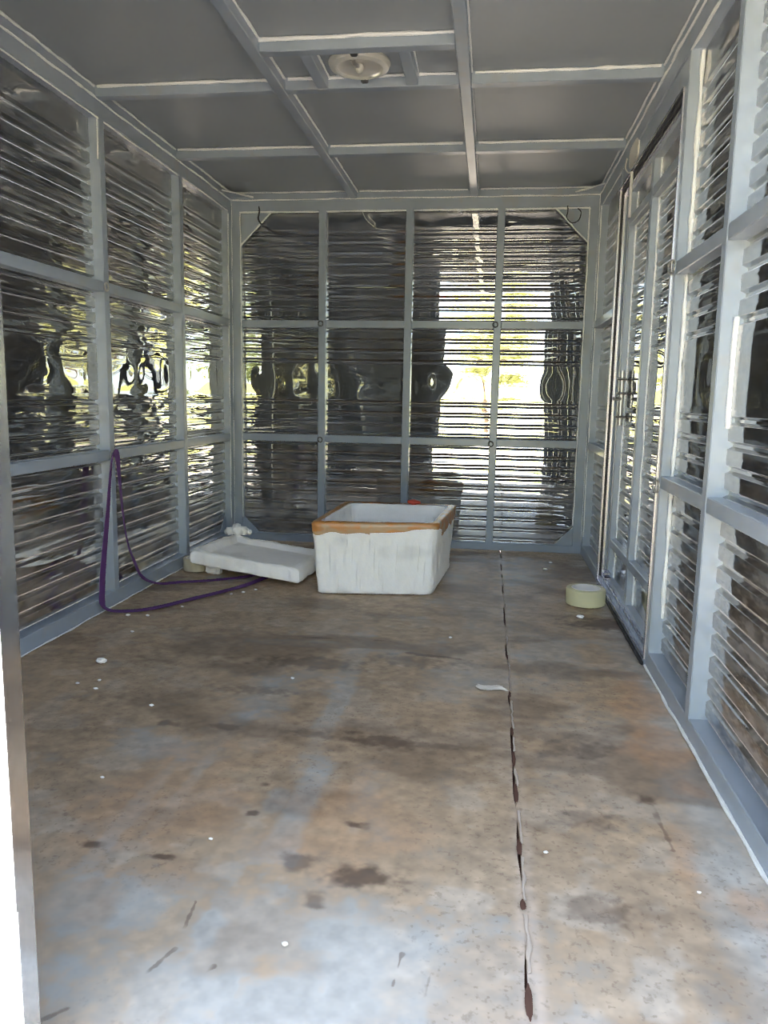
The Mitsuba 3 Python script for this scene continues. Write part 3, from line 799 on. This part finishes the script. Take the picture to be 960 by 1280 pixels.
# ------------------------------------------------------------------ tape rolls, scraps, strap, wires
def tape_roll(label, c, R, r, h, m):
    k = thing('tape_roll', label, 'tape roll', 'rolls of packing tape on the floor')
    x, y = c
    add('winding', lathe([(r + 0.003, 0.001), (R - 0.002, 0.001), (R, 0.003), (R, h - 0.002), (R - 0.002, h), (r + 0.003, h)], (x, y, 0.001), 48), m, k, smooth=40)
    add('core', lathe([(r + 0.003, h), (r + 0.0025, h + 0.0012), (r, h + 0.0005), (r, 0.001), (r + 0.003, 0.001)], (x, y, 0.001), 48), 'card_core', k, smooth=40, label='white cardboard core')


tape_roll('yellowish clear tape roll with white core standing before the side door', (1.424, -0.815), 0.061, 0.042, 0.052, 'clear_tape')
tape_roll('small beige tape roll under the left corner of the foam lid', (0.062, -0.615), 0.048, 0.034, 0.046, 'beige_tape')


def crumb(c, size, seed, sub=2, squash=(1, 1, 1)):
    m_ = trimesh.creation.icosphere(subdivisions=sub, radius=1.0)
    d = 0.62 + 0.75 * meshkit.fbm(m_.vertices * 1.9 + seed * 5.3, 3)
    m_.vertices = m_.vertices * d[:, None] * size * np.array(squash)
    m_.apply_translation([c[0], c[1], c[2] - m_.vertices[:, 2].min()])
    return m_


m = trimesh.util.concatenate([crumb((0.125 + dx, -0.345 + dy, 0.0895 + dz), s, k, 2) for k, (dx, dy, dz, s) in enumerate(
    [(0, 0, 0, .022), (.028, .004, .0, .018), (-.026, -.006, 0, .017), (.012, -.016, .0, .015), (-.008, .012, .014, .014), (.046, .010, 0, .012), (-.044, .004, 0, .010)])])
m.apply_translation([0, 0, -0.006])
k = key_free('foam_scrap'); labels[k] = {'label': 'broken lumpy piece of white foam on the far left corner of the lid', 'category': 'foam scrap'}
scene[k] = mikit.ply(m, 'foam', smooth=True)
k = key_free('foam_scrap'); labels[k] = {'label': 'small white foam block under the lid, right of the beige tape roll', 'category': 'foam scrap'}
bm = cbox(-0.026, 0.026, -0.018, 0.018, 0.0, 0.034, 0.006).subdivide().subdivide()
bm.vertices += (np.stack([meshkit.noise(bm.vertices * 60 + q * 9) for q in range(3)], -1) - 0.5) * 0.006
bm.apply_translation([0.148, -0.668, 0.001 - bm.vertices[:, 2].min()])
scene[k] = mikit.ply(bm, 'foam', smooth=50)

CRUMBS = [
    (0.208, -1.601, .011, 'largest white foam crumb on the bare left side of the floor'), (0.277, -1.758, .0045, 'small white crumb, nearest to the viewer of the three below the largest crumb'),
    (0.222, -1.735, .004, 'tiny white crumb, left of the three below the largest crumb'), (0.434, -1.823, .0045, 'lone white crumb on brown floor right of the three small crumbs'),
    (0.482, -2.122, .003, 'lone white speck on the left floor before the pale blue patches'), (0.724, -2.266, .0028, 'white speck left of the long scraped lane'),
    (0.887, -2.461, .0035, 'bright white speck on the bluish floor nearest to the viewer'), (1.390, -0.985, .009, 'white crumb just in front of the yellowish tape roll'),
    (0.17, -1.36, .0045, 'white crumb between the strap loop and the largest crumb'), (0.09, -1.22, .006, 'white crumb just outside the bend of the purple strap'),
    (0.145, -1.21, .005, 'white crumb just before the near strand of the strap'), (0.205, -1.10, .004, 'tiny white crumb before the rising near strand of the strap'),
    (0.33, -0.90, .005, 'white crumb, middle of the three before the foam lid'), (0.36, -0.86, .005, 'white crumb, right of the three before the foam lid'),
    (0.30, -0.93, .004, 'white crumb, left of the three before the foam lid'), (1.02, -1.25, .004, 'white speck on the floor before the foam box'),
    (1.205, -2.22, .003, 'white speck just right of the floor seam'), (1.33, -0.35, .008, 'white flake on the floor behind the yellowish tape roll'),
    (1.36, -0.22, .006, 'white flake at the foot of the bulkhead near the right corner'), (1.40, -2.28, .0025, 'white speck on the right floor near the white sealant line'),
    (0.26, -1.71, .004, 'tiny white crumb, right of the three below the largest crumb'), (0.68, -1.62, .004, 'lone white speck in the middle of the brown floor')]
for i, (x, y, s, t) in enumerate(CRUMBS):
    k = key_free('foam_crumb')
    labels[k] = {'label': t, 'category': 'crumb', 'group': 'foam crumbs on the floor'}
    scene[k] = mikit.ply(crumb((x, y, 0.0005), s, i, 2 if s > .008 else 1, (1.2, 0.9, 0.55)), 'foam', smooth=True)
k = key_free('paper_scrap'); labels[k] = {'label': 'small torn off-white paper scrap beside the floor seam', 'category': 'paper scrap'}
pm = blob_flat(0, 0, 0.032, 0.014, 0.0, 26, 5)
pm = trimesh.util.concatenate([pm])
pm.vertices[:, 2] = 0.004 + 0.004 * np.sin(pm.vertices[:, 0] * 90) * np.cos(pm.vertices[:, 1] * 70)
lowv = pm.vertices - [0, 0, 0.0012]
nf = len(pm.vertices)
ring_ = np.arange(26)
pf = np.vstack([pm.faces, pm.faces[:, ::-1] + nf, np.column_stack([ring_, ring_ + nf, (ring_ + 1) % 26]), np.column_stack([(ring_ + 1) % 26, ring_ + nf, (ring_ + 1) % 26 + nf])])
pm = trimesh.Trimesh(np.vstack([pm.vertices, lowv]), pf, process=False)
pm.apply_transform(trimesh.transformations.rotation_matrix(-0.3, [0, 0, 1]))
pm.apply_translation([1.128, -1.603, 0.002])
scene[k] = mikit.ply(pm, 'paper', smooth=False)

# the strap: one flat band hung over the left post's ring; both its ends run over the floor and under the lid
st = [(0.300, -0.650, 0.004), (0.262, -0.705, 0.004), (0.165, -0.777, 0.004), (0.085, -0.825, 0.006), (0.035, -0.880, 0.012), (0.014, -0.955, 0.050), (0.010, -1.000, 0.105), (0.009, -1.045, 0.185), (0.009, -1.068, 0.279), (0.010, -1.085, 0.390), (0.014, -1.100, 0.445),
      (0.016, -1.115, 0.462), (0.014, -1.132, 0.448), (0.010, -1.142, 0.390), (0.009, -1.162, 0.290), (0.009, -1.192, 0.170), (0.010, -1.212, 0.080), (0.018, -1.222, 0.026), (0.050, -1.195, 0.006), (0.127, -1.142, 0.004), (0.202, -1.016, 0.004), (0.299, -0.840, 0.004), (0.345, -0.690, 0.004)]
c = spline(st, 260)
t = np.gradient(c, axis=0); t /= np.linalg.norm(t, axis=1, keepdims=True)
h = np.clip(c[:, 2] / 0.09, 0, 1)[:, None]
nrm = h * np.array([1.0, 0.1, 0]) + (1 - h) * np.array([0, 0, 1.0])
tw = 0.3 * np.sin(np.linspace(0, 15, len(c)))[:, None] * h
wd = np.cross(t, nrm); wd /= np.linalg.norm(wd, axis=1, keepdims=True) + 1e-9
n2 = np.cross(wd, t)
wd2 = wd * np.cos(tw) + n2 * np.sin(tw)
n3 = np.cross(wd2, t)
hw = 0.0115
th = 0.0011
quad = [c + wd2 * hw + n3 * th, c - wd2 * hw + n3 * th, c - wd2 * hw - n3 * th, c + wd2 * hw - n3 * th]
v = np.stack(quad, 1).reshape(-1, 3)
v[:, 2] = np.maximum(v[:, 2], 0.002)
v[:, 0] = np.where(v[:, 2] > 0.1, np.maximum(v[:, 0], 0.002), v[:, 0])
f = []
for i in range(len(c) - 1):
    for q in range(4):
        p_ = (q + 1) % 4
        f.append([4 * i + q, 4 * i + p_, 4 * i + 4 + p_, 4 * i + 4 + q])
k = key_free('tie_strap'); labels[k] = {'label': 'purple webbing strap hanging from the left wall post and trailing under the foam lid', 'category': 'strap'}
scene[k] = mikit.ply((v, np.array(f)), 'purple_web', smooth=50)

k = key_free('wire_loop'); labels[k] = {'label': 'black wire twisted through the upper left corner plate of the bulkhead', 'category': 'wire', 'group': 'wires in the bulkhead corners'}
scene[k] = mikit.ply(sweep(spline([(0.118, 0.004, H - 0.020), (0.122, -0.002, H - 0.045), (0.118, -0.004, H - 0.075), (0.135, -0.006, H - 0.10), (0.165, 0.004, H - 0.118), (0.205, 0.012, H - 0.128), (0.25, 0.016, H - 0.132)], 40), 0.0035, 7), 'dark_wire', smooth=True)
k = key_free('wire_loop'); labels[k] = {'label': 'thin black wire hooked over the upper right corner plate of the bulkhead', 'category': 'wire', 'group': 'wires in the bulkhead corners'}
scene[k] = mikit.ply(sweep(spline([(W - 0.125, -0.002, H - 0.040), (W - 0.123, -0.004, H - 0.060), (W - 0.126, -0.003, H - 0.085), (W - 0.105, -0.004, H - 0.105), (W - 0.080, -0.004, H - 0.095), (W - 0.072, -0.003, H - 0.065), (W - 0.085, -0.003, H - 0.05)], 40), 0.0022, 6), 'dark_wire', smooth=True)
k = key_free('wire_loop'); labels[k] = {'label': 'pale thin cable hanging in the second bay of the bulkhead below the top rail', 'category': 'wire', 'group': 'wires in the bulkhead corners'}
scene[k] = mikit.ply(sweep(spline([(0.552, 0.016, H - 0.040), (0.558, 0.010, H - 0.060), (0.575, 0.010, H - 0.085), (0.602, 0.016, H - 0.108)], 24), 0.0018, 6), 'zinc', smooth=True)

pk = thing('door_cord', 'white cord hanging from a pale tape patch above the side door', 'cord')
a_ = np.linspace(0, 2 * np.pi, 26, endpoint=False)
patch = np.stack([0 * a_ + W - 0.001, -0.735 + 0.075 * np.sign(np.cos(a_)) * np.abs(np.cos(a_)) ** 0.6, 1.372 + 0.032 * np.sign(np.sin(a_)) * np.abs(np.sin(a_)) ** 0.6], -1)
add('patch', trimesh.convex.convex_hull(np.vstack([patch, patch + [0.005, 0, 0]])), 'lamp_plastic', pk)
add('line', sweep(spline([(W - 0.004, -0.64, 1.385), (W - 0.012, -0.67, 1.350), (W - 0.010, -0.72, 1.322), (W - 0.006, -0.765, 1.312)], 24), 0.0022, 6), 'white_cord', pk, smooth=True)
add('hanging_end', sweep(spline([(W - 0.006, -0.765, 1.312), (W - 0.006, -0.76, 1.27), (W - 0.005, -0.755, 1.22), (W - 0.004, -0.752, 1.185)], 20), 0.0045, 7), 'white_cord', pk, smooth=True)

# ------------------------------------------------------------------ outside: the yard behind the truck, seen in the polished panels
gy = structure('ground', 'pale concrete yard behind the truck')
add('slab', cbox(-40, 40, -60, 30, BED - 0.2, BED), 'yard_concrete', gy)
lawn = key_free('lawn'); labels[lawn] = {'label': 'sunlit grass strip beyond the pale yard', 'category': 'grass', 'kind': 'stuff'}
gx, gyv = np.meshgrid(np.linspace(-25, 25, 120), np.linspace(-40, -20, 50), indexing='ij')
gz = BED + 0.02 + 0.12 * np.clip(-20 - gyv, 0, 20) * 0.6 + 0.15 * meshkit.noise(np.stack([gx * 2, gyv * 2, 0 * gx], -1))
i = np.arange(gx.size).reshape(gx.shape)
scene[lawn] = mikit.ply((np.stack([gx, gyv, gz], -1).reshape(-1, 3), np.stack([i[:-1, :-1], i[1:, :-1], i[1:, 1:], i[:-1, 1:]], -1).reshape(-1, 4)), 'grass_green', smooth=True)


def tree(label, x, y, h, spread, m, seed, n=2600):
    k_ = thing('tree', label, 'tree', 'trees beyond the yard')
    r_ = np.random.default_rng(seed)
    tr = sweep(spline([(x, y, BED - 0.1), (x + 0.1, y, BED + h * 0.25), (x - 0.05, y + 0.1, BED + h * 0.6)], 14), 0.09 * h / 4, 8, 0.25, seed)
    add('trunk', tr, 'bark', k_, smooth=True)
    cs = np.column_stack([x + r_.normal(0, spread * 0.42, 16), y + r_.normal(0, spread * 0.35, 16), BED + h * (0.52 + 0.42 * r_.random(16))])
    c_ = cs[r_.integers(0, 16, n)] + np.clip(r_.normal(0, spread * 0.22, (n, 3)), -spread * 0.38, spread * 0.38)
    c_[:, 0] = np.clip(c_[:, 0], x - 1.55, x + 1.55)
    a = r_.normal(size=(n, 3)); a /= np.linalg.norm(a, axis=1, keepdims=True)
    b = np.cross(a, r_.normal(size=(n, 3))); b /= np.linalg.norm(b, axis=1, keepdims=True)
    s = r_.uniform(0.08, 0.17, n)[:, None] * h / 4
    v_ = np.stack([c_ - a * s, c_ + b * s * 0.5, c_ + a * s, c_ - b * s * 0.5], 1).reshape(-1, 3)
    add('crown', (v_, np.arange(4 * n).reshape(-1, 4)), m, k_)


TREES = [  # label, x, height, spread, leaf
    ('pale yellow-green tree mirrored in the bright right bay of the bulkhead', 1.0, 3.9, 1.5, 'leaf_light'),
    ('low pale bush-like tree left of the yellow-green one', -2.6, 3.2, 1.4, 'leaf_light'),
    ('tall pale tree second to the left of the yellow-green one', -6.4, 4.4, 1.6, 'leaf_light'),
    ('dark leafy tree right of the yellow-green one', 4.7, 3.6, 1.4, 'leaf_dark'),
    ('pale spreading tree second to the right of the yellow-green one', 8.4, 4.2, 1.6, 'leaf_light'),
    ('dark tree at the left end of the tree row', -10.4, 4.6, 1.6, 'leaf_dark'),
    ('pale tree at the right end of the tree row', 12.4, 4.4, 1.6, 'leaf_light')]
for i, (t, x, h_, sp, m_) in enumerate(TREES):
    tree(t, x, -17.0 + 0.6 * (i % 2), h_, sp, m_, i + 1)
